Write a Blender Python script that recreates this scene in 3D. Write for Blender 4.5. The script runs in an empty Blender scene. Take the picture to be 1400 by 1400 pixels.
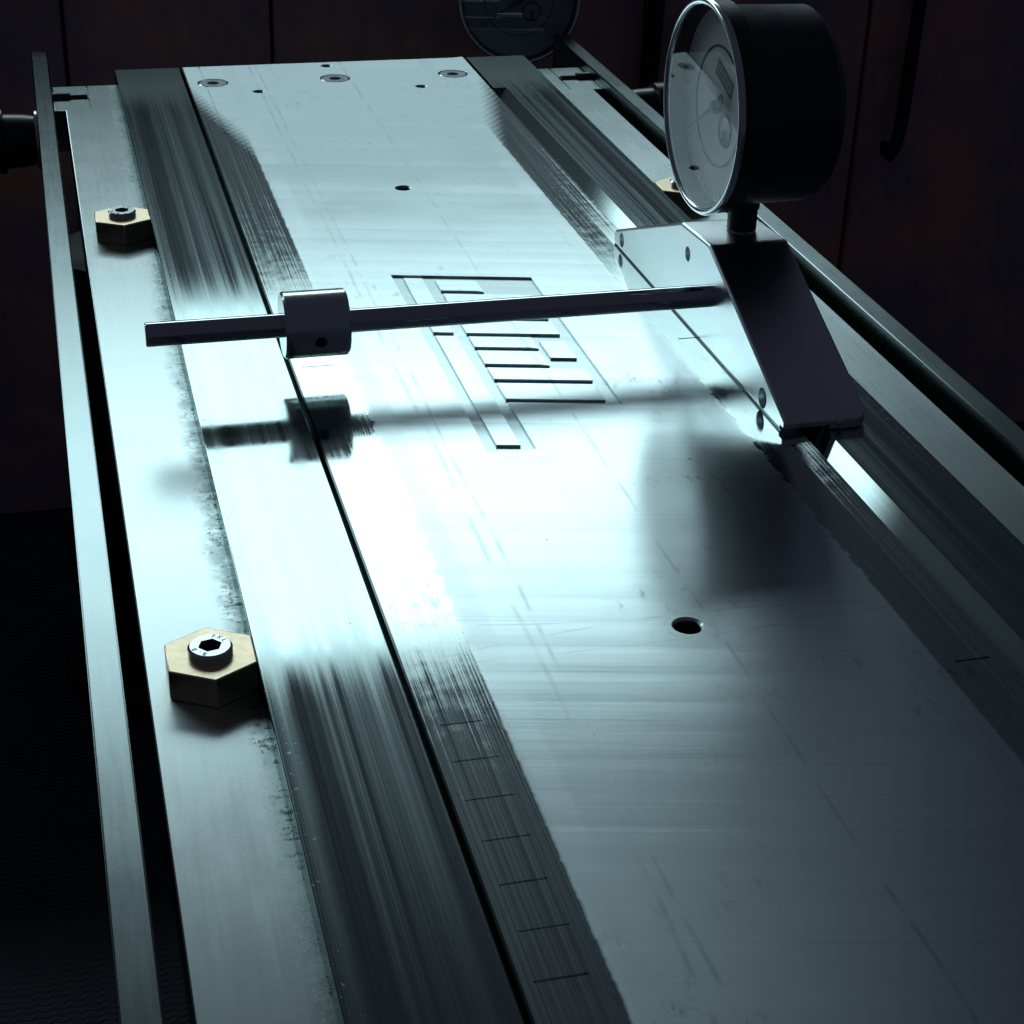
import bpy, bmesh, math, random
from mathutils import Vector, Matrix
from mathutils import noise as mnoise
random.seed(7)
PI = math.pi
sc = bpy.context.scene
C = sc.collection

# ------------------------------------------------------------------ camera
PITCH, YAW, ROLL = math.radians(28.2366), math.radians(15.3193), math.radians(1.8517)
fwd = Vector((math.sin(YAW)*math.cos(PITCH), math.cos(YAW)*math.cos(PITCH), -math.sin(PITCH)))
r0 = Vector((math.cos(YAW), -math.sin(YAW), 0)); u0 = r0.cross(fwd)
rgt = math.cos(ROLL)*r0 + math.sin(ROLL)*u0
upv = -math.sin(ROLL)*r0 + math.cos(ROLL)*u0
cam_d = bpy.data.cameras.new('camera'); cam = bpy.data.objects.new('camera', cam_d); C.objects.link(cam)
M = Matrix((rgt, upv, -fwd)).transposed().to_4x4(); M.translation = Vector((0, 0, .190))
cam.matrix_world = M
cam_d.sensor_fit = 'HORIZONTAL'; cam_d.angle = 2*math.atan(700/2463.6)
cam_d.clip_start = .01; cam_d.clip_end = 20
sc.camera = cam

# ------------------------------------------------------------------ world and lamp
w = bpy.data.worlds.new('World'); sc.world = w; w.use_nodes = True
bg = w.node_tree.nodes['Background']
bg.inputs['Color'].default_value = (.58, .66, 1.0, 1); bg.inputs['Strength'].default_value = .030
ld = bpy.data.lights.new('window_light', 'AREA'); ld.shape = 'RECTANGLE'
ld.size = 2.10; ld.size_y = .45; ld.energy = 10.4; ld.color = (.68, .92, .98)
lamp = bpy.data.objects.new('window_light', ld); C.objects.link(lamp)
lamp.location = (-.22, 2.0, .848)
lamp.rotation_euler = Vector((0, -.90, -.42)).to_track_quat('-Z', 'Y').to_euler()
sc.view_settings.view_transform = 'Standard'
sc.view_settings.look = 'None'
sc.view_settings.exposure = 0.0
sc.view_settings.gamma = 1.0
sc.cycles.max_bounces = 6; sc.cycles.glossy_bounces = 4; sc.cycles.diffuse_bounces = 2; sc.cycles.transparent_max_bounces = 6
sc.cycles.caustics_reflective = True

# ------------------------------------------------------------------ node helpers
class NT:
    def __init__(s, name):
        s.m = bpy.data.materials.new(name); s.m.use_nodes = True
        s.t = s.m.node_tree; s.b = s.t.nodes['Principled BSDF']
        s._pos = None
    def n(s, kind, **kw):
        x = s.t.nodes.new(kind)
        for k, v in kw.items(): setattr(x, k, v)
        return x
    def put(s, sock, v):
        if isinstance(v, bpy.types.NodeSocket): s.t.links.new(v, sock)
        else: sock.default_value = v
    def math(s, op, a, b=0.0, c=0.0, clamp=False):
        x = s.n('ShaderNodeMath', operation=op, use_clamp=clamp)
        for i, v in enumerate((a, b, c)): s.put(x.inputs[i], v)
        return x.outputs[0]
    def pos(s):                                            # place in the scene, millimetres
        if s._pos is None:
            g = s.n('ShaderNodeNewGeometry')
            v = s.n('ShaderNodeVectorMath', operation='SCALE'); s.put(v.inputs[0], g.outputs['Position']); v.inputs['Scale'].default_value = 1000
            q = s.n('ShaderNodeSeparateXYZ'); s.put(q.inputs[0], v.outputs[0])
            s._pos = (q.outputs[0], q.outputs[1], q.outputs[2], v.outputs[0])
        return s._pos
    def vec(s, x, y, z=0.0):
        c = s.n('ShaderNodeCombineXYZ')
        for i, v in enumerate((x, y, z)): s.put(c.inputs[i], v)
        return c.outputs[0]
    def noise(s, v, scale, detail=4, rough=.6):
        x = s.n('ShaderNodeTexNoise'); s.put(x.inputs['Vector'], v)
        x.inputs['Scale'].default_value = scale; x.inputs['Detail'].default_value = detail; x.inputs['Roughness'].default_value = rough
        return x.outputs['Fac']
    def rng(s, v, a, b, c=0.0, d=1.0, smooth=False):
        x = s.n('ShaderNodeMapRange', interpolation_type='SMOOTHSTEP' if smooth else 'LINEAR')
        s.put(x.inputs[0], v)
        for i, q in enumerate((a, b, c, d)): s.put(x.inputs[i+1], q)
        return x.outputs[0]
    def mix(s, f, a, b):
        x = s.n('ShaderNodeMix', data_type='RGBA')
        s.put(x.inputs[0], f); s.put(x.inputs[6], a); s.put(x.inputs[7], b)
        return x.outputs[2]
    def mixf(s, f, a, b):
        x = s.n('ShaderNodeMix', data_type='FLOAT')
        s.put(x.inputs[0], f); s.put(x.inputs[2], a); s.put(x.inputs[3], b)
        return x.outputs[0]
    def bump(s, h, strength=1.0, dist=1.0, normal=None):
        x = s.n('ShaderNodeBump'); s.put(x.inputs['Height'], h)
        x.inputs['Strength'].default_value = strength; x.inputs['Distance'].default_value = dist
        if normal is not None: s.put(x.inputs['Normal'], normal)
        return x.outputs[0]
    def set(s, **kw):
        for k, v in kw.items(): s.put(s.b.inputs[k.replace('_', ' ')], v)
        return s.m

def metal(t, col, rough, normal, tangent=(0, 1, 0), aniso=0.0, wide=.5, wfac=.2, waniso=0.0):
    """bare metal with a Beckmann lobe; tangent runs along the grain, light spreads across it"""
    t.t.nodes.remove(t.b)
    g = t.n('ShaderNodeBsdfAnisotropic', distribution='BECKMANN')
    t.put(g.inputs['Color'], col); t.put(g.inputs['Roughness'], rough); t.put(g.inputs['Normal'], normal)
    if aniso:
        t.put(g.inputs['Anisotropy'], aniso); t.put(g.inputs['Tangent'], t.vec(*tangent))
    g2 = t.n('ShaderNodeBsdfAnisotropic', distribution='BECKMANN')           # the coarser scatter of the worn surface
    t.put(g2.inputs['Color'], col); t.put(g2.inputs['Roughness'], wide); t.put(g2.inputs['Normal'], normal)
    if waniso: t.put(g2.inputs['Anisotropy'], waniso); t.put(g2.inputs['Tangent'], t.vec(*tangent))
    mx = t.n('ShaderNodeMixShader'); t.put(mx.inputs[0], wfac); t.put(mx.inputs[1], g.outputs[0]); t.put(mx.inputs[2], g2.outputs[0])
    t.t.links.new(mx.outputs[0], t.t.nodes['Material Output'].inputs['Surface'])
    return t.m

def near(t, v, centre, half, soft):
    """1 inside centre +- half, 0 beyond half + soft"""
    return t.rng(t.math('ABSOLUTE', t.math('SUBTRACT', v, centre)), half, half+soft, 1, 0)

def m_simple(name, col, rough, metal=0.0, grain=0.0, gs=300, **kw):
    t = NT(name); P = t.pos()
    n = t.noise(P[3], gs/1000, 4)
    c0 = (*[v*(1-grain) for v in col], 1); c1 = (*[min(1, v*(1+grain)) for v in col], 1)
    t.set(Base_Color=t.mix(n, c0, c1), Roughness=t.rng(n, .3, .7, rough*.85, min(1, rough*1.15)), Metallic=metal)
    t.set(**kw)
    return t.m

def m_rail():
    t = NT('ground_steel'); x, y, z, P = t.pos()
    st = t.noise(t.vec(t.math('MULTIPLY', x, 2.4), t.math('MULTIPLY', y, .005), z), 1.0, 4, .62)
    lane = t.noise(t.vec(t.math('MULTIPLY', x, .30), t.math('MULTIPLY', y, .0016), 3.1), 1.0, 3, .6)
    blot = t.noise(t.vec(t.math('MULTIPLY', x, .4), t.math('MULTIPLY', y, .05), z), .5, 5, .6)
    ax = t.math('ABSOLUTE', t.math('SUBTRACT', x, 115.2))
    # lane burnished by the slide, along the outer third of each rail, stopping short of the far end
    wob = t.math('ADD', ax, t.rng(blot, .3, .7, -.6, .6))
    lanemask = t.math('MULTIPLY', near(t, wob, 78.4, 2.0, 1.6), t.rng(y, 690, 702, 1, 0))
    raw = t.rng(t.math('ADD', y, t.rng(st, .3, .7, -4, 4)), 670, 708, 0, 1, True)
    rough = t.math('ADD', t.rng(lane, .32, .68, .08, .15), t.rng(st, .35, .68, -.01, .02))
    rough = t.mixf(t.math('MULTIPLY', lanemask, .35), rough, .09)
    rough = t.mixf(raw, rough, .24)
    wf = t.math('ADD', t.rng(lane, .35, .65, .03, .20), t.rng(st, .35, .68, -.04, .10))
    wf = t.mixf(t.math('MULTIPLY', lanemask, .75), wf, .03)
    wf = t.math('MAXIMUM', t.mixf(raw, wf, .34), .02)
    gn = t.n('ShaderNodeNewGeometry'); sn = t.n('ShaderNodeSeparateXYZ'); t.put(sn.inputs[0], gn.outputs['True Normal'])
    bev = t.math('LESS_THAN', sn.outputs[0], -.3)                       # the bevel is finely ground
    wf = t.mixf(bev, wf, .05); rough = t.mixf(bev, rough, .10)
    pits = t.math('GREATER_THAN', t.noise(P, .55, 3, .6), .745)
    edge = t.rng(ax, 80.5, 84, 0, 1)
    dirt = t.math('MAXIMUM', pits, t.math('MULTIPLY', t.math('GREATER_THAN', t.noise(P, .8, 3, .7), .655), edge))
    col = t.mix(st, (.31, .38, .375, 1), (.43, .50, .495, 1))
    col = t.mix(t.rng(blot, .50, .72, 0, .30), col, (.28, .35, .35, 1))
    col = t.mix(t.math('MULTIPLY', dirt, .7), col, (.10, .12, .12, 1))
    nb = t.bump(t.math('MULTIPLY', st, .0000013), 1, 1)
    return metal(t, col, t.mixf(dirt, rough, .45), nb, (0, 1, 0), .35, .36, wf, .3)

def m_plate():
    t = NT('milled_aluminium'); x, y, z, P = t.pos()
    a = math.radians(12.6)
    v = t.math('ADD', t.math('MULTIPLY', x, math.sin(a)), t.math('MULTIPLY', y, math.cos(a)))
    u = t.math('SUBTRACT', t.math('MULTIPLY', x, math.cos(a)), t.math('MULTIPLY', y, math.sin(a)))
    vb = t.math('DIVIDE', v, 9.3)
    band = t.math('FRACT', vb)
    wn = t.n('ShaderNodeTexWhiteNoise', noise_dimensions='1D'); t.put(wn.inputs['W'], t.math('FLOOR', vb)); rnd = wn.outputs['Value']
    wob = t.noise(t.vec(t.math('MULTIPLY', x, .2), t.math('MULTIPLY', y, .25), z), 1, 2)
    st = t.noise(t.vec(t.math('MULTIPLY', x, 2.4), t.math('MULTIPLY', y, .006), z), 1.0, 4, .65)
    # polished by the sliding gauge along both edges, ragged where the milling steps end
    jag = t.math('ADD', t.rng(band, 0, 1, -.10, .10), t.rng(wob, .3, .7, -.14, .14))
    jag = t.math('MULTIPLY', jag, t.math('ADD', 1.0, t.math('MULTIPLY', near(t, y, 355, 40, 25), 4.0)))
    ax = t.math('ABSOLUTE', t.math('SUBTRACT', x, 115.6))
    pol = t.rng(t.math('ADD', ax, jag), 43.7, 44.6, 0, 1, True)
    cells = t.math('MULTIPLY', t.math('SINE', t.math('MULTIPLY', v, 1.35)), t.math('SINE', t.math('MULTIPLY', x, 1.9)))
    yend = t.rng(t.math('ADD', t.math('ADD', y, t.math('MULTIPLY', cells, 6)), t.math('MULTIPLY', t.math('SUBTRACT', 56, ax), 5.0)), 664, 700, 1, 0)
    pol = t.math('MULTIPLY', pol, yend)
    feed = t.noise(t.vec(t.math('MULTIPLY', u, .02), t.math('MULTIPLY', v, 1.1), z), 1.0, 3, .6)
    cloud = t.noise(P, .018, 3, .55)
    # dirt dragged along the length in fine scratches
    def scr(c, hw, seed):
        wig = t.rng(t.noise(t.vec(0.0, t.math('MULTIPLY', y, .02), float(seed)), 1, 2), .3, .7, -.5, .5)
        brk = t.rng(t.noise(t.vec(float(seed), t.math('MULTIPLY', y, .05), float(seed)), 1, 2), .42, .55, 0, 1)
        return t.math('MULTIPLY', near(t, t.math('ADD', x, wig), c, hw, .45), brk)
    scratch = scr(83.6, .25, 1)
    for c_, h_, s_ in ((86.6, .2, 2), (121.2, .16, 3)):
        scratch = t.math('MAXIMUM', scratch, scr(c_, h_, s_))
    # arcs swept by a hand rule round the holes
    arcbrk = t.rng(t.noise(t.vec(t.math('MULTIPLY', x, .08), t.math('MULTIPLY', y, .3), 5.0), 1, 2), .44, .56, 0, 1)
    def arc(cx, cy, r, seed, wdt=.14):
        d = t.n('ShaderNodeVectorMath', operation='DISTANCE'); t.put(d.inputs[0], t.vec(x, y)); d.inputs[1].default_value = (cx, cy, 0)
        return t.math('MULTIPLY', near(t, d.outputs['Value'], r, wdt, .2), arcbrk)
    for cx, cy, r, sd in ((118, 500, 208, 3), (120, 30, 262, 5), (95, 900, 617, 9), (140, 960, 391, 4), (116, 287.6, 4.6, 6)):
        scratch = t.math('MAXIMUM', scratch, t.math('MULTIPLY', arc(cx, cy, r, sd), .8))
    spots = t.math('GREATER_THAN', t.noise(P, .28, 2, .5), .79)
    smear = t.math('MULTIPLY', t.rng(t.noise(t.vec(t.math('MULTIPLY', x, .6), t.math('MULTIPLY', y, .25), z), .5, 4, .7), .56, .70, 0, 1), t.rng(cloud, .5, .62, 0, 1))
    grime = t.math('MAXIMUM', t.math('MAXIMUM', t.math('MULTIPLY', scratch, .26), spots), t.math('MULTIPLY', smear, .45))
    matte = t.math('ADD', t.rng(feed, .3, .7, .172, .196), t.math('MULTIPLY', t.math('SUBTRACT', rnd, .5), .022))
    matte = t.math('ADD', matte, t.rng(cloud, .35, .65, -.02, .02))
    # a lighter handled stripe along both sides of the milled field
    stripe = t.math('MULTIPLY', near(t, ax, 40.5, 2.2, .6), .02)
    matte = t.math('ADD', matte, stripe)
    shine = t.math('ADD', t.rng(st, .35, .68, .06, .17), t.rng(wob, .3, .7, -.015, .03))
    rough = t.mixf(pol, matte, shine)
    rough = t.mixf(grime, rough, .30)
    col_m = t.mix(feed, (.70, .80, .82, 1), (.80, .89, .90, 1))
    ridge = t.math('MULTIPLY', t.math('MULTIPLY', t.rng(band, .0, .09, 1, 0), t.rng(y, 420, 520, 1, .4)), t.rng(wob, .35, .6, .25, 1))                 # burr line left at each tool step
    col_m = t.mix(t.math('MULTIPLY', ridge, .45), col_m, (.97, .985, .99, 1))
    col_m = t.mix(t.math('MULTIPLY', t.rng(band, .85, 1.0, 0, 1), .22), col_m, (.52, .60, .62, 1))
    col_m = t.mix(t.math('MULTIPLY', rnd, .16), col_m, (.58, .65, .67, 1))
    col_m = t.mix(t.rng(cloud, .48, .66, 0, .22), col_m, (.52, .60, .61, 1))
    col_m = t.mix(t.math('MULTIPLY', near(t, ax, 40.5, 2.2, .6), .25), col_m, (.60, .65, .66, 1))
    col_p = t.mix(st, (.42, .50, .49, 1), (.56, .63, .62, 1))
    col = t.mix(pol, col_m, col_p)
    pocket_shade = t.math('MAXIMUM', t.rng(z, -.5, -.3, .30, 0), t.math('MAXIMUM', 0.0, 0.0))  # emblem floor darkened: shade and wall reflections painted into the colour
    col = t.mix(t.math('MAXIMUM', grime, pocket_shade), col, (.12, .15, .16, 1))
    slot_shade = t.math('MAXIMUM', t.rng(z, -1.4, -.9, 1, 0), t.rng(ax, 58.0, 58.2, 0, 1))            # shade down the side slots and holes, painted into the colour
    col = t.mix(slot_shade, col, (.075, .09, .092, 1))
    saw = t.math('MULTIPLY', t.math('MULTIPLY', band, t.math('SUBTRACT', 1, band)), t.rng(rnd, 0, 1, .00003, .00006))
    saw = t.math('MULTIPLY', saw, t.rng(y, 420, 520, 1, .3))
    h = t.math('ADD', t.math('MULTIPLY', saw, t.math('SUBTRACT', 1, pol)), t.math('MULTIPLY', t.math('MULTIPLY', feed, t.math('SUBTRACT', 1.0, t.math('MULTIPLY', pol, .9))), .000006))
    h = t.math('ADD', h, t.math('MULTIPLY', t.math('MULTIPLY', st, pol), .0000018))
    return metal(t, col, rough, t.bump(h, 1, 1), (math.cos(a), -math.sin(a), 0), t.mixf(pol, .15, .0), t.mixf(pol, .455, .36), t.mixf(pol, .55, t.rng(st, .35, .68, .04, .16)), t.mixf(pol, .34, .0))

def m_base(name, wide, wfac, c0, c1):
    t = NT(name); x, y, z, P = t.pos()
    st = t.noise(t.vec(t.math('MULTIPLY', x, .7), t.math('MULTIPLY', y, .03), z), 1.0, 5, .6)
    cloud = t.noise(P, .05, 5, .6)
    ax = t.math('ABSOLUTE', t.math('SUBTRACT', x, 115.2))
    edge = t.math('MULTIPLY', t.math('GREATER_THAN', ax, 80), t.rng(t.math('ADD', ax, t.rng(cloud, .3, .7, -2, 2)), 85.0, 89.5, 1, 0))     # swarf packed against the rails
    grit = t.math('MULTIPLY', t.rng(t.noise(P, .75, 4, .75), .50, .60, 0, 1), t.math('POWER', edge, 1.3))
    film = t.math('MULTIPLY', edge, t.rng(t.noise(P, .22, 4), .4, .6, 0, .45))
    marks = t.math('MULTIPLY', t.rng(t.noise(t.vec(t.math('MULTIPLY', x, .35), t.math('MULTIPLY', y, .1), z), 1, 4), .66, .78, 0, 1), .0)
    spots = t.math('GREATER_THAN', t.noise(P, .33, 2, .5), .785)
    grime = t.math('MAXIMUM', t.math('MAXIMUM', grit, film), t.math('MAXIMUM', marks, t.math('MULTIPLY', spots, .7)))
    col = t.mix(st, c0, c1)
    col = t.mix(grime, col, (.10, .125, .125, 1))
    rough = t.math('ADD', t.rng(st, .3, .7, .265, .29), t.rng(cloud, .3, .7, -.02, .02))
    h = t.math('MULTIPLY', t.noise(P, 1.6, 3, .6), .000004)
    return metal(t, col, t.mixf(grime, rough, .6), t.bump(h, 1, 1), (0, 1, 0), .3, wide, wfac, .4)

def m_bracket():
    t = NT('bead_blasted_aluminium'); x, y, z, P = t.pos()
    c = t.noise(P, .12, 5, .6); g = t.noise(P, 2.5, 3)
    col = t.mix(c, (.72, .75, .77, 1), (.84, .86, .87, 1))
    return metal(t, col, t.rng(c, .3, .7, .32, .38), t.bump(t.math('MULTIPLY', g, .000008), 1, 1), wide=.5, wfac=.15)

def m_wood():
    t = NT('dark_stained_board'); x, y, z, P = t.pos()
    g = t.noise(t.vec(t.math('MULTIPLY', x, .25), t.math('MULTIPLY', y, .25), t.math('MULTIPLY', z, .012)), 1, 6, .65)
    b = t.noise(P, .02, 5)
    col = t.mix(g, (.55, .27, .21, 1), (.88, .46, .36, 1))
    col = t.mix(t.rng(b, .35, .6, 0, .8), col, (.30, .26, .36, 1))
    return t.set(Base_Color=col, Roughness=.65, Normal=t.bump(t.math('MULTIPLY', g, .0004), 1, 1))

def m_mat():
    t = NT('ribbed_rubber'); x, y, z, P = t.pos()
    n = t.noise(P, .03, 4)
    wv = t.math('SINE', t.math('ADD', t.math('MULTIPLY', y, 2.0), t.math('MULTIPLY', t.math('SINE', t.math('MULTIPLY', x, 1.1)), 1.1)))
    h = t.math('MULTIPLY', wv, .00022)
    col = t.mix(n, (.03, .04, .05, 1), (.08, .095, .115, 1))
    return t.set(Base_Color=col, Roughness=.5, Normal=t.bump(h, 1, 1))

def m_glass():
    t = NT('watch_glass')
    nt = t.t; nt.nodes.remove(t.b)
    out = nt.nodes['Material Output']
    fr = t.n('ShaderNodeFresnel'); fr.inputs['IOR'].default_value = 1.5
    gq = t.n('ShaderNodeNewGeometry')
    f2 = t.math('MULTIPLY', t.math('MULTIPLY', fr.outputs[0], 1.5, clamp=True), t.math('SUBTRACT', 1.0, gq.outputs['Backfacing']))
    tr = t.n('ShaderNodeBsdfTransparent'); gl = t.n('ShaderNodeBsdfGlossy'); gl.inputs['Roughness'].default_value = .015
    mx = t.n('ShaderNodeMixShader'); t.put(mx.inputs[0], f2); t.put(mx.inputs[1], tr.outputs[0]); t.put(mx.inputs[2], gl.outputs[0])
    nt.links.new(mx.outputs[0], out.inputs['Surface'])
    return t.m

RAIL = m_rail(); PLATE = m_plate(); BASE = m_base('satin_aluminium', .46, .45, (.44, .495, .49, 1), (.50, .55, .55, 1)); BARM = m_base('drawn_bar_aluminium', .40, .30, (.27, .315, .315, 1), (.33, .375, .375, 1)); BRACK = m_bracket()
WOOD = m_wood(); MAT = m_mat(); GLASS = m_glass()
ROD = m_simple('polished_shaft', (.62, .64, .67), .10, 1.0, .04, 400)
SCREW = m_simple('zinc_screw', (.66, .69, .71), .22, 1.0, .08, 900)
DARKST = m_simple('blackened_steel', (.075, .08, .09), .38, 1.0, .2, 500)
BLACK = m_simple('black_plastic', (.018, .019, .022), .32, 0.0, .15, 500)
CASE = m_simple('black_enamel', (.020, .023, .030), .42, 0.0, .1, 200)
CHROME = m_simple('satin_chrome', (.70, .73, .75), .20, 1.0, .04, 500)
BRASS = m_simple('brass', (.84, .67, .46), .34, 1.0, .10, 500)
FACE = m_simple('white_dial_card', (.93, .95, .95), .5, 0.0, .03, 100)
SHADECARD = m_simple('shaded_dial_card', (.20, .24, .32), .5, 0.0, .05, 100)  # darker copy of the white card, with the rear dial's shade painted in
INK = m_simple('dial_ink', (.02, .025, .03), .5)
INKP = m_simple('dial_print_pale', (.30, .32, .38), .5)
SOCKET = m_simple('socket_bottom', (.01, .01, .012), .7)
FRAME = m_simple('black_frame_paint', (.012, .013, .015), .6, 0, .2, 60)
IRON = m_simple('dull_iron', (.05, .055, .065), .45, 1.0, .2, 80)

# ------------------------------------------------------------------ mesh helpers (all in millimetres)
class Thing:
    def __init__(s, name, loc, label, cat, group=None):
        s.o = bpy.data.objects.new(name, None); C.objects.link(s.o)
        s.loc = Vector(loc); s.o.location = s.loc*.001
        s.o.empty_display_size = .02
        s.o['label'] = label; s.o['category'] = cat
        if group: s.o['group'] = group
    def part(s, name, bm, mat, parent=None, smooth=None, label=None):
        me = finish(bm, name, mat, -s.loc, smooth)
        o = bpy.data.objects.new(name, me); C.objects.link(o)
        o.parent = parent if parent is not None else s.o
        if label: o['label'] = label
        return o

def finish(bm, name, mat, off, smooth=None):
    bmesh.ops.recalc_face_normals(bm, faces=bm.faces)
    me = bpy.data.meshes.new(name)
    for v in bm.verts: v.co = (v.co + off)*.001
    ang = math.radians(smooth if smooth else 32)
    if smooth != 0:
        for e in bm.edges:
            e.smooth = not (len(e.link_faces) == 2 and e.calc_face_angle(0) > ang)
    bm.to_mesh(me); bm.free()
    me.materials.append(mat)
    return me

def single(name, bm, mat, kind=None, label=None, cat=None, parent=None, smooth=None):
    me = finish(bm, name, mat, Vector((0, 0, 0)), smooth)
    o = bpy.data.objects.new(name, me); C.objects.link(o)
    if kind: o['kind'] = kind
    if label: o['label'] = label; o['category'] = cat
    if parent: o.parent = parent
    return o

def bevel(b, bev, seg):
    r = bmesh.ops.bevel(b, geom=list(b.edges), offset=bev, segments=seg, affect='EDGES', profile=.5)
    for f in r['faces']: f.smooth = True                   # the flat sides stay flat

def box(x0, x1, y0, y1, z0, z1, bev=0.0, seg=2, bm=None):
    b = bmesh.new()
    vs = [b.verts.new((x, y, z)) for z in (z0, z1) for y in (y0, y1) for x in (x0, x1)]
    for q in ((0, 2, 3, 1), (4, 5, 7, 6), (0, 1, 5, 4), (2, 6, 7, 3), (0, 4, 6, 2), (1, 3, 7, 5)):
        b.faces.new([vs[i] for i in q])
    if bev: bevel(b, bev, seg)
    if bm is None: return b
    return merge(bm, b)

def merge(bm, b):
    me = bpy.data.meshes.new('tmp'); b.to_mesh(me); b.free(); bm.from_mesh(me); bpy.data.meshes.remove(me)
    return bm

def prism(poly, axis, a, b_, bev=0.0, seg=2, bm=None):
    """poly of 2D points, extruded along axis from a to b_"""
    b = bmesh.new()
    def P(p, t):
        return (t, p[0], p[1]) if axis == 'x' else (p[0], t, p[1]) if axis == 'y' else (p[0], p[1], t)
    A = [b.verts.new(P(p, a)) for p in poly]; B = [b.verts.new(P(p, b_)) for p in poly]
    n = len(poly)
    b.faces.new(A); b.faces.new(B[::-1])
    for i in range(n): b.faces.new((A[i], A[(i+1) % n], B[(i+1) % n], B[i]))
    bmesh.ops.recalc_face_normals(b, faces=b.faces)
    if bev: bevel(b, bev, seg)
    if bm is None: return b
    return merge(bm, b)

def lathe(prof, origin, axis, seg=48, bm=None, close=False, mod=None):
    """prof of (a, r): a along axis from origin, r radius"""
    b = bm if bm is not None else bmesh.new()
    ax = Vector(axis).normalized(); O = Vector(origin)
    t = Vector((0, 0, 1)) if abs(ax.z) < .9 else Vector((0, 1, 0))
    e1 = ax.cross(t).normalized(); e2 = ax.cross(e1)
    rings = []
    for i, (a, r) in enumerate(prof):
        if r < 1e-6: rings.append([b.verts.new(O+ax*a)]); continue
        ring = []
        for k in range(seg):
            th = 2*PI*k/seg; rr = r if mod is None else mod(i, k, r)
            ring.append(b.verts.new(O+ax*a+(e1*math.cos(th)+e2*math.sin(th))*rr))
        rings.append(ring)
    pairs = list(zip(rings, rings[1:]))
    if close: pairs.append((rings[-1], rings[0]))
    for A, B in pairs:
        if len(A) == 1 and len(B) == 1: continue
        for k in range(seg):
            j = (k+1) % seg
            if len(A) == 1: b.faces.new((A[0], B[k], B[j]))
            elif len(B) == 1: b.faces.new((A[k], B[0], A[j]))
            else: b.faces.new((A[k], B[k], B[j], A[j]))
    for f in b.faces: f.smooth = True
    return b

def hexpts(cx, cy, R, rot=0):
    return [(cx+R*math.cos(rot+i*PI/3), cy+R*math.sin(rot+i*PI/3)) for i in range(6)]

def boolean(target_bm, cutter_bm):
    def mk(bm, n):
        bmesh.ops.recalc_face_normals(bm, faces=bm.faces)
        me = bpy.data.meshes.new(n); bm.to_mesh(me); bm.free()
        o = bpy.data.objects.new(n, me); C.objects.link(o); return o
    A = mk(target_bm, 'tmp_a'); B = mk(cutter_bm, 'tmp_b')
    m = A.modifiers.new('b', 'BOOLEAN'); m.object = B; m.operation = 'DIFFERENCE'; m.solver = 'EXACT'; m.use_self = True
    dg = bpy.context.evaluated_depsgraph_get(); dg.update()
    me = bpy.data.meshes.new_from_object(A.evaluated_get(dg))
    out = bmesh.new(); out.from_mesh(me)
    for o in (A, B):
        d = o.data; bpy.data.objects.remove(o); bpy.data.meshes.remove(d)
    bpy.data.meshes.remove(me)
    return out

def tube(pts, r, seg=12, bm=None):
    b = bm if bm is not None else bmesh.new()
    pts = [Vector(p) for p in pts]; rings = []
    e1 = None
    for i, p in enumerate(pts):
        d = (pts[min(i+1, len(pts)-1)]-pts[max(i-1, 0)]).normalized()
        if e1 is None: e1 = d.orthogonal().normalized()
        e1 = (e1 - d*e1.dot(d)).normalized(); e2 = d.cross(e1)
        rr = r[i] if isinstance(r, (list, tuple)) else r
        rings.append([b.verts.new(p+(e1*math.cos(2*PI*k/seg)+e2*math.sin(2*PI*k/seg))*rr) for k in range(seg)])
    for A, B in zip(rings, rings[1:]):
        for k in range(seg): b.faces.new((A[k], A[(k+1) % seg], B[(k+1) % seg], B[k])).smooth = True
    b.faces.new(rings[0]); b.faces.new(rings[-1][::-1])
    return b

def text_bm(txt, size, depth):
    cu = bpy.data.curves.new('t', 'FONT'); cu.body = txt; cu.size = size; cu.extrude = depth; cu.align_x = 'CENTER'; cu.align_y = 'CENTER'; cu.resolution_u = 3
    o = bpy.data.objects.new('t', cu); C.objects.link(o)
    dg = bpy.context.evaluated_depsgraph_get(); dg.update()
    me = bpy.data.meshes.new_from_object(o.evaluated_get(dg))
    b = bmesh.new(); b.from_mesh(me)
    bpy.data.objects.remove(o); bpy.data.curves.remove(cu); bpy.data.meshes.remove(me)
    return b

# ------------------------------------------------------------------ setting: wall of boards and the mat
WY, FZ = 860.0, -262.0
wall = single('wall', box(-700, 1500, WY+14, WY+30, FZ, 44), WOOD, 'structure')
xs = [-560, -410, -262, -128, 14, 110, 296, 418, 560, 705, 850, 1000, 1180, 1380]
for i in range(len(xs)-1):
    dz = random.uniform(-1.5, 1.5)
    b = box(xs[i]+.8, xs[i+1]-.8, WY+dz, WY+16, FZ+.5, 43+random.uniform(0,3), 1.6, 1)
    single('plank', b, WOOD, parent=wall)
floor = single('floor', box(-1200, 1800, -700, WY+30, FZ-20, FZ), MAT, 'structure')

# ------------------------------------------------------------------ the measuring bed
bed = Thing('measuring_bed', (115, 420, FZ), 'long aluminium and steel measuring bed with two rails and engraved centre plate', 'machine bed')
Y0, Y1 = 60.0, 735.0
# base plate with lugs at the far corners that carry the side bars
poly = [(9.6, Y0), (220.6, Y0), (220.6, 700.5), (224.6, 700.5), (224.6, Y1), (5.4, Y1), (5.4, 700.5), (9.6, 700.5)]
cut = bmesh.new()
for xa, xb in ((18.7, 19.3), (210.9, 211.5)): box(xa, xb, 701, 740, -6.8, -5, bm=cut)
for xa, xb in ((5, 19), (211.2, 226)): box(xa, xb, 715.2, 720.6, -8.4, -5, bm=cut)
base = bed.part('base_plate', boolean(prism(poly, 'z', -22, -6, .35, 2), cut), BASE)
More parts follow.
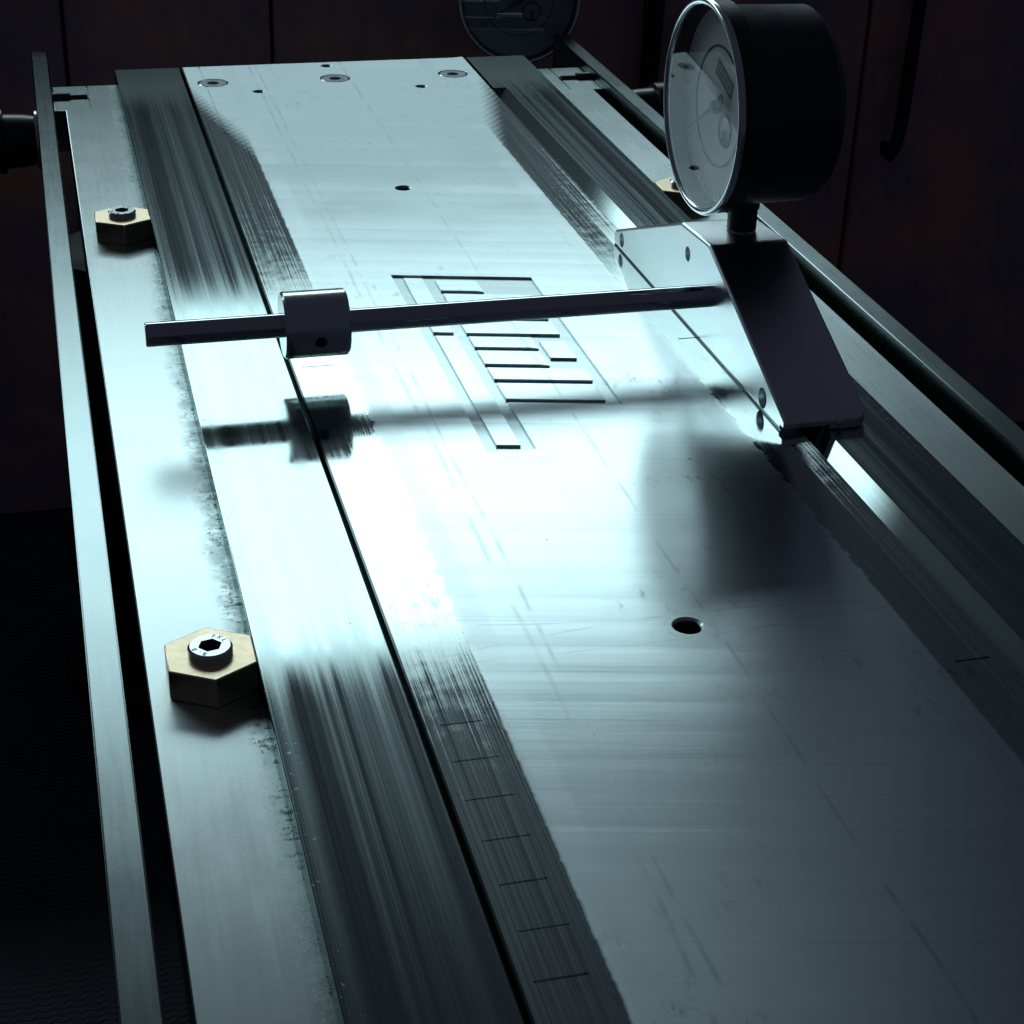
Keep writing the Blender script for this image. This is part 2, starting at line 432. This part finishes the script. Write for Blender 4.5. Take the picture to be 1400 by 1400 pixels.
# two clamping screws lie in the slots of the lugs
for s, x0, x1, x2 in ((1, 5.2, 11.8, 18.6), (-1, 224.8, 218.4, 211.6)):
    b = lathe([(0, 0), (0, 2.6), (abs(x1-x0), 2.6), (abs(x1-x0)+.4, 1.7), (abs(x2-x0), 1.7), (abs(x2-x0), 0)], (x0, 717.9, -6.3), (s, 0, 0), 20)
    bed.part('clamping_screw', b, DARKST, base)
# rails: the right one has its inner edge bevelled from Y 686 towards the viewer for the slide
railL = prism([(30.4, -6), (56.0, -6), (56.0, 0), (30.4, 0)], 'y', Y0, Y1, .25, 2)
railR = prism([(200, -6), (200, 0), (174.7, 0), (174.7, -6)], 'y', Y0, Y1, .25, 2)
railR = boolean(railR, prism([(174, -4.6), (180.1, 0), (180.1, 1), (174, 1)], 'y', Y0-5, 686.5))
bed.part('guide_rail', railL, RAIL, label='left polished steel guide rail')
bed.part('guide_rail', railR, RAIL, label='right polished steel guide rail')

# centre plate: milled field, bevelled edges, holes, graduation cuts and the recessed emblem
PXL, PXR, PZ = 57.0, 173.4, -6.0
b = prism([(PXL, PZ), (PXR, PZ), (PXR, .26), (168.0, 0), (62.9, 0), (PXL, .0)], 'y', Y0, Y1, 0)
cut = bmesh.new()
EM = [(95.2, 371.5), (107.2, 371.0), (107.2, 397.8), (135.3, 391.6), (135.3, 481.6), (95.2, 490.7)]
prism(EM, 'z', -.62, 1, bm=cut)
def hole(cx, cy, r, ch, depth=7.5):
    lathe([(-depth, 0), (-depth, r), (-ch, r), (.3, r+ch+.3), (.3, 0)], (cx, cy, 0), (0, 0, 1), 32, bm=cut)
hole(116.1, 287.7, 2.75, .55); hole(114.8, 569.3, 2.35, .5)
for hx, hy in ((115.1, 729.4), (83, 694.8), (147, 692.9)): hole(hx, hy, 1.9, .5)
for hx in (66.9, 115.4, 163.6): lathe([(-1.6, 0), (-1.6, 5.9), (.3, 6.1), (.3, 0)], (hx, 709.8, 0), (0, 0, 1), 40, bm=cut)
for ty in [264.2-11.33*k for k in range(9)]+[429.0]:
    q = random.uniform(.13, .25); box(59.6+random.uniform(-.3, .5), 68.3+random.uniform(-.7, .4), ty-q, ty+q, -random.uniform(.22, .45), 1, bm=cut)
    if ty > 260: box(163.0, 170.4, ty-.28, ty+.28, -.5, 1, bm=cut)
box(63.6, 64.1, 640, 740, -.4, 1, bm=cut)
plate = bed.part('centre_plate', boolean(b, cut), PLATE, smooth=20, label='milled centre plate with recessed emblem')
S = math.tan(math.radians(-12.8))
def island(x0, x1, yn, yf, rl=0, rr=0):
    """one raised bar of the emblem; yn / yf are the near and far edges at X 107.1"""
    yy = lambda x, y: y+(x-107.1)*S
    n = [(x0, yy(x0, yn))]
    if rr: n += [(x1-rr, yy(x1-rr, yn)), (x1-rr*.3, yy(x1, yn)-rr*.10), (x1, yy(x1, yn)-rr*.45)]
    else: n += [(x1, yy(x1, yn))]
    n += [(x1, yy(x1, yf)), (x0, yy(x0, yf))]
    return prism(n, 'z', -.63, -.004, .05, 1)
for args in ((107.1, 118.9, 476.0, 484.5, 0, 2.2), (107.1, 132, 455.5, 473.4), (107.1, 132, 443.8, 453.0),
             (107.1, 123.6, 434.0, 441.3, 0, 2.2), (107.1, 123.5, 422.5, 431.5, 0, 2.2), (125.2, 132, 427.2, 438.9), (107.1, 132, 412.5, 420.0), (107.1, 131.7, 400.1, 410.0)):
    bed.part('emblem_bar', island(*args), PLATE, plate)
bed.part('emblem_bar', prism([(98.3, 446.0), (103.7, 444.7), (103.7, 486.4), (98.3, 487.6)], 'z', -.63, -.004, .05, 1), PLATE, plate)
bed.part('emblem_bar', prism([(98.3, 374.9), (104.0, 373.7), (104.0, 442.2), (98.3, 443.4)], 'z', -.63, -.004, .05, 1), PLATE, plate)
for hx in (66.9, 115.4, 163.6):                        # countersunk screws at the far end
    b = lathe([(-1.58, 5.6), (-.25, 5.6), (-.05, 5.3), (-.05, 2.4), (-1.3, 1.9), (-1.3, 0)], (hx, 709.8, 0), (0, 0, 1), 40)
    bed.part('countersunk_screw', b, SCREW, plate)

# side bars, knobs at their far ends
def knob(x, s, y):
    b = lathe([(0, 0), (0, 9.2), (4, 9.8), (11, 10.2), (11.5, 12.0), (30, 12.4), (33, 11.2), (34.5, 8), (34.5, 0)], (x, y, -14.5), (s, 0, 0), 40)
    return b
for s, xa, xb in ((-1, -1.4, 5.2), (1, 224.8, 231.4)):
    bar = bed.part('side_bar', box(xa, xb, Y0, 777, -24, -2, .45, 2), BARM, label='left side bar' if s < 0 else 'right side bar')
    xo = xa if s < 0 else xb
    bed.part('washer', lathe([(0, 0), (0, 11.2), (.9, 11.2), (1.2, 10.8), (1.2, 0)], (xo-.1*s, 692, -14.5), (s, 0, 0), 40), CHROME, bar)
    bed.part('knob', knob(xo+s*1.2, s, 692), BLACK, bar)
    for yy in (180.0,):
        bed.part('cap_screw', lathe([(0, 0), (0, 4), (4.6, 4), (5, 3.6), (5, 0)], (xo-.1*s, yy, -14.5), (s, 0, 0), 24), DARKST, bar)

# hexagonal eccentric nuts that press on the rails
def hexnut(cx, cy, rot, lab):
    n = bed.part('hexagon_nut', prism(hexpts(cx, cy, 9.75, PI/6), 'z', -6, .35, .3, 2), BRASS, label=lab)
    # cap screw with a hexagon socket
    b = lathe([(.3, 0), (.3, 4.35), (1.7, 4.35), (2.15, 3.9), (2.15, 0)], (cx, cy, 0), (0, 0, 1), 40)
    k = prism(hexpts(cx, cy, 2.35, rot), 'z', .8, 4)
    sb = boolean(b, k)
    sc_ = bed.part('socket_screw', sb, SCREW, n)
    bed.part('socket_bottom', prism(hexpts(cx, cy, 2.28, rot), 'z', .82, .9), SOCKET, n)
    for txt, th0 in (('FKL', math.radians(48)), ('8.8', math.radians(222))):
        for i, ch in enumerate(txt):
            th = th0 - (i-1)*math.radians(24)
            tb = text_bm(ch, 1.55, .03)
            tb.transform(Matrix.Translation((cx+3.15*math.cos(th), cy+3.15*math.sin(th), 2.16)) @ Matrix.Rotation(th-PI/2, 4, 'Z'))
            bed.part('stamped_mark', tb, DARKST, n, smooth=0)
hexnut(22.0, 296.6, .2, 'near brass hexagon nut')
hexnut(22.0, 556.0, .5, 'far brass hexagon nut by the left rail')
hexnut(208.4, 556.0, .9, 'brass hexagon nut by the right rail')

# under-frame and legs
bed.part('under_frame', box(24, 206, 90, 720, -60, -22, 2, 1), FRAME)
for lx, ly in ((30, 735), (200, 735), (30, 130), (200, 130)):
    bed.part('leg', lathe([(0, 0), (0, 42), (10, 42), (14, 34), (180, 30), (201, 30), (201, 0)], (lx, ly-40, FZ+.3), (0, 0, 1), 40), FRAME)

# ------------------------------------------------------------------ the gauge carriage
car = Thing('gauge_carriage', (181, 438, 0), 'aluminium gauge carriage with cross rod, collar and dial indicator, on the right rail', 'gauge')
BX0, BX1 = 168.6, 191.0
prof = [(366.6, 3.4), (426.2, 27.7), (448.5, 26.3), (505.0, 4.6), (506.5, 3.2), (506.5, .05), (366.6, .05)]
b = prism(prof, 'x', BX0, BX1)
es = [e for e in b.edges if all(v.co.x > BX1-.1 and v.co.y < 367 for v in e.verts)]
bmesh.ops.bevel(b, geom=es, offset=3.6, segments=5, affect='EDGES', profile=.5)
bevel(b, .8, 3)
cut = box(BX0-1, 180.6, 360, 369.5, -2, 1.6)
for hy, hz, hr in ((441.5, 19.6, 2.0), (498.6, 3.4, 2.1), (381.5, 3.2, 2.6)):
    lathe([(-1, 0), (-1, hr+.3), (.4, hr), (9, hr), (9, 0)], (BX0, hy, hz), (1, 0, 0), 24, bm=cut)
bracket = car.part('bracket', boolean(b, cut), BRACK)
for hy, hz, hr in ((498.6, 3.4, 1.75), (381.5, 3.2, 2.1)):
    car.part('roller_pin', lathe([(1.6, 0), (1.6, hr), (9.5, hr), (9.5, 0)], (BX0, hy, hz), (1, 0, 0), 20), SCREW, bracket)
car.part('screw', lathe([(0, 0), (0, 1.1), (1.2, .9), (1.2, 0)], (183.4, 366.9, 1.7), (0, -1, 0), 16), SCREW, bracket)
car.part('cross_rod', lathe([(0, 0), (0, 2.75), (.35, 3.05), (152, 3.05), (152, 0)], (20, 422.4, 14.8), (1, 0, 0), 48), ROD)
cb = lathe([(0, 0), (0, 8.0), (.5, 8.5), (15.9, 8.5), (16.4, 8.0), (16.4, 0)], (54.0, 422.3, 14.8), (1, 0, 0), 64)
dv = Vector((0, -.97, -.22)).normalized()
ck = lathe([(6, 0), (6, 1.55), (10, 1.55), (10, 0)], (62.7, 422.3, 14.8), dv, 20)
collar = car.part('collar', boolean(cb, ck), CHROME)
car.part('set_screw', lathe([(5.5, 0), (5.5, 1.5), (7.6, 1.5), (7.6, .8), (6.6, .7), (6.6, 0)], (62.7, 422.3, 14.8), dv, 20), DARKST, collar)

def dial(T, ctr, nrm, upd, depth, card, parent_name='dial_indicator'):
    """dial indicator: nrm points out of the face, upd towards twelve o'clock"""
    N = Vector(nrm).normalized(); U = Vector(upd); U = (U-N*U.dot(N)).normalized(); Rr = U.cross(N)
    O = Vector(ctr)
    case = T.part(parent_name, lathe([(-depth, 0), (-depth, 19), (-depth+1.2, 23.5), (-depth+3.5, 25.4), (-8, 25.8), (-6.5, 26.4), (-6.5, 0)], O, N, 72), CASE)
    def kn(i, k, r): return r+(.28 if (i in (1, 2) and k % 2) else 0)
    bz = lathe([(-7.2, 25.9), (-6.6, 27.3), (-2.0, 27.3), (-1.5, 26.6), (-5.6, 25.2), (-6.6, 25.2)], O, N, 144, close=True, mod=kn)
    bz = T.part('bezel', bz, CASE, case, smooth=40)
    T.part('rim', lathe([(-2.0, 27.0), (-1.8, 27.8), (-.7, 28.0), (-.1, 27.6), (0, 27.0), (-.5, 26.3), (-1.4, 26.2)], O, N, 96, close=True), CHROME, case, smooth=50)
    T.part('face', lathe([(-5.4, 0), (-5.4, 25.3), (-6.2, 25.3), (-6.2, 0)], O, N, 72), card, case)
    def disc_ring(a, r1, r2): return lathe([(a, r1), (a+.25, r1), (a+.25, r2), (a, r2)], O, N, 72, close=True)
    T.part('inner_ring', disc_ring(-5.4, 15.4, 15.85), INK, case)
    def flat(poly, a, h=.12):
        bm = bmesh.new()
        A = [bm.verts.new(O+N*a+Rr*p[0]+U*p[1]) for p in poly]; B = [bm.verts.new(O+N*(a+h)+Rr*p[0]+U*p[1]) for p in poly]
        bm.faces.new(A); bm.faces.new(B[::-1])
        for i in range(len(poly)): bm.faces.new((A[i], A[(i+1) % len(poly)], B[(i+1) % len(poly)], B[i]))
        return bm
    marks = bmesh.new()
    for k in range(50):
        th = 2*PI*k/50; l = 3.0 if k % 5 == 0 else 1.6; hw = .13 if k % 5 == 0 else .07
        d = Vector((math.sin(th), math.cos(th))); q = Vector((d.y, -d.x))
        merge(marks, flat([d*(24.6-l)+q*hw, d*24.6+q*hw, d*24.6-q*hw, d*(24.6-l)-q*hw], -5.38, .04))
    T.part('scale_marks', marks, INKP, case, smooth=0)
    # maker's box, its print too small to read
    T.part('maker_box', flat([(-6.2, 6.4), (6.2, 6.4), (6.2, 11.0), (-6.2, 11.0)], -5.38, .05), INK, case)
    T.part('maker_print', flat([(-5.2, 7.3), (5.2, 7.3), (5.2, 10.0), (-5.2, 10.0)], -5.3, .03), INKP, case)
    for k in range(6):
        x0 = -4.6+k*1.55
        T.part('maker_print', flat([(x0, 7.7), (x0+.45, 7.7), (x0+1.1, 9.6), (x0+.65, 9.6)], -5.24, .03), INK, case)
    # hand, hub and the small revolution counter
    an = math.radians(-142); d = Vector((math.sin(an), math.cos(an))); q = Vector((d.y, -d.x))
    T.part('hand', flat([d*-7.5+q*.9, d*-6.6+q*1.5, d*-4+q*1.2, d*-2+q*.6, d*21+q*.14, d*21-q*.14, d*-2-q*.6, d*-4-q*1.2, d*-6.6-q*1.5, d*-7.5-q*.9], -3.9, .2), INK, case)
    T.part('hub', lathe([(-5.3, 0), (-5.3, 1.9), (-3.4, 1.6), (-3.1, .9), (-3.1, 0)], O, N, 24), DARKST, case)
    so = O+Rr*7.2-U*2.5
    T.part('counter_ring', lathe([(-5.4, 3.6), (-5.2, 3.6), (-5.2, 4.5), (-5.4, 4.5)], so, N, 36, close=True), INK, case)
    T.part('counter_hand', flat([(6.4, -3.0), (7.6, -1.8), (8.6, -2.6), (9.6, -6.0), (7.8, -5.4)], -5.0, .15), INK, case)
    T.part('crystal', lathe([(-1.2, 0), (-1.2, 26.2), (-.6, 26.2), (-.45, 20), (-.4, 0)], O, N, 72), GLASS, case)
    return case, N, U, Rr
case, N, U, Rr = dial(car, (167.4, 438.5, 61.2), (-1, -.015, .0), (0, -.34, .94), 32, FACE)
car.part('stem', lathe([(0, 0), (0, 4.0), (6.0, 4.0), (6.0, 4.4), (14, 4.4), (14, 0)], (182.2, 438, 27.5), (0, 0, 1), 32), CASE, case)

# ------------------------------------------------------------------ second indicator behind the bed
bgd = Thing('dial_indicator', (215, 812, FZ), 'dark dial indicator standing behind the far end of the bed', 'gauge')
case2, *_ = dial(bgd, (215.6, 802, 7.0), (-.18, -1, .12), (.35, 0, 1), 24, SHADECARD, parent_name='gauge_case')
bgd.part('stand_rod', lathe([(0, 0), (0, 26), (8, 26), (9, 5), (262, 5), (262, 0)], (218, 816, FZ+.3), (0, 0, 1), 24), CASE)

# ------------------------------------------------------------------ tools hanging on the boards at the right
hk = Thing('hanging_hook', (437, 850, -95), 'slim dark iron hook rod hanging on the board wall right of the big dial', 'hook')
hk.part('shank', tube([(441, 850, 40), (440, 850, 0), (438.5, 849, -45), (437.5, 848, -66)], [3.4, 3.4, 3.6, 3.6], 16), IRON)
hk.part('hook_end', tube([(437.5, 848, -65), (436.5, 847, -76), (434, 845, -84), (430, 842.5, -88), (426.5, 841, -85), (425.5, 840.5, -80)], [3.5, 3.4, 3.3, 3.1, 2.9, 2.4], 16), IRON)
ps = Thing('hanging_rod', (298, 850, -60), 'slim dark rod hanging on the board wall left of the big dial', 'rod')
ps.part('rod', tube([(300, 851, 40), (298.5, 851, 0), (297, 851, -60)], [4.2, 4.2, 4.2], 16), IRON)
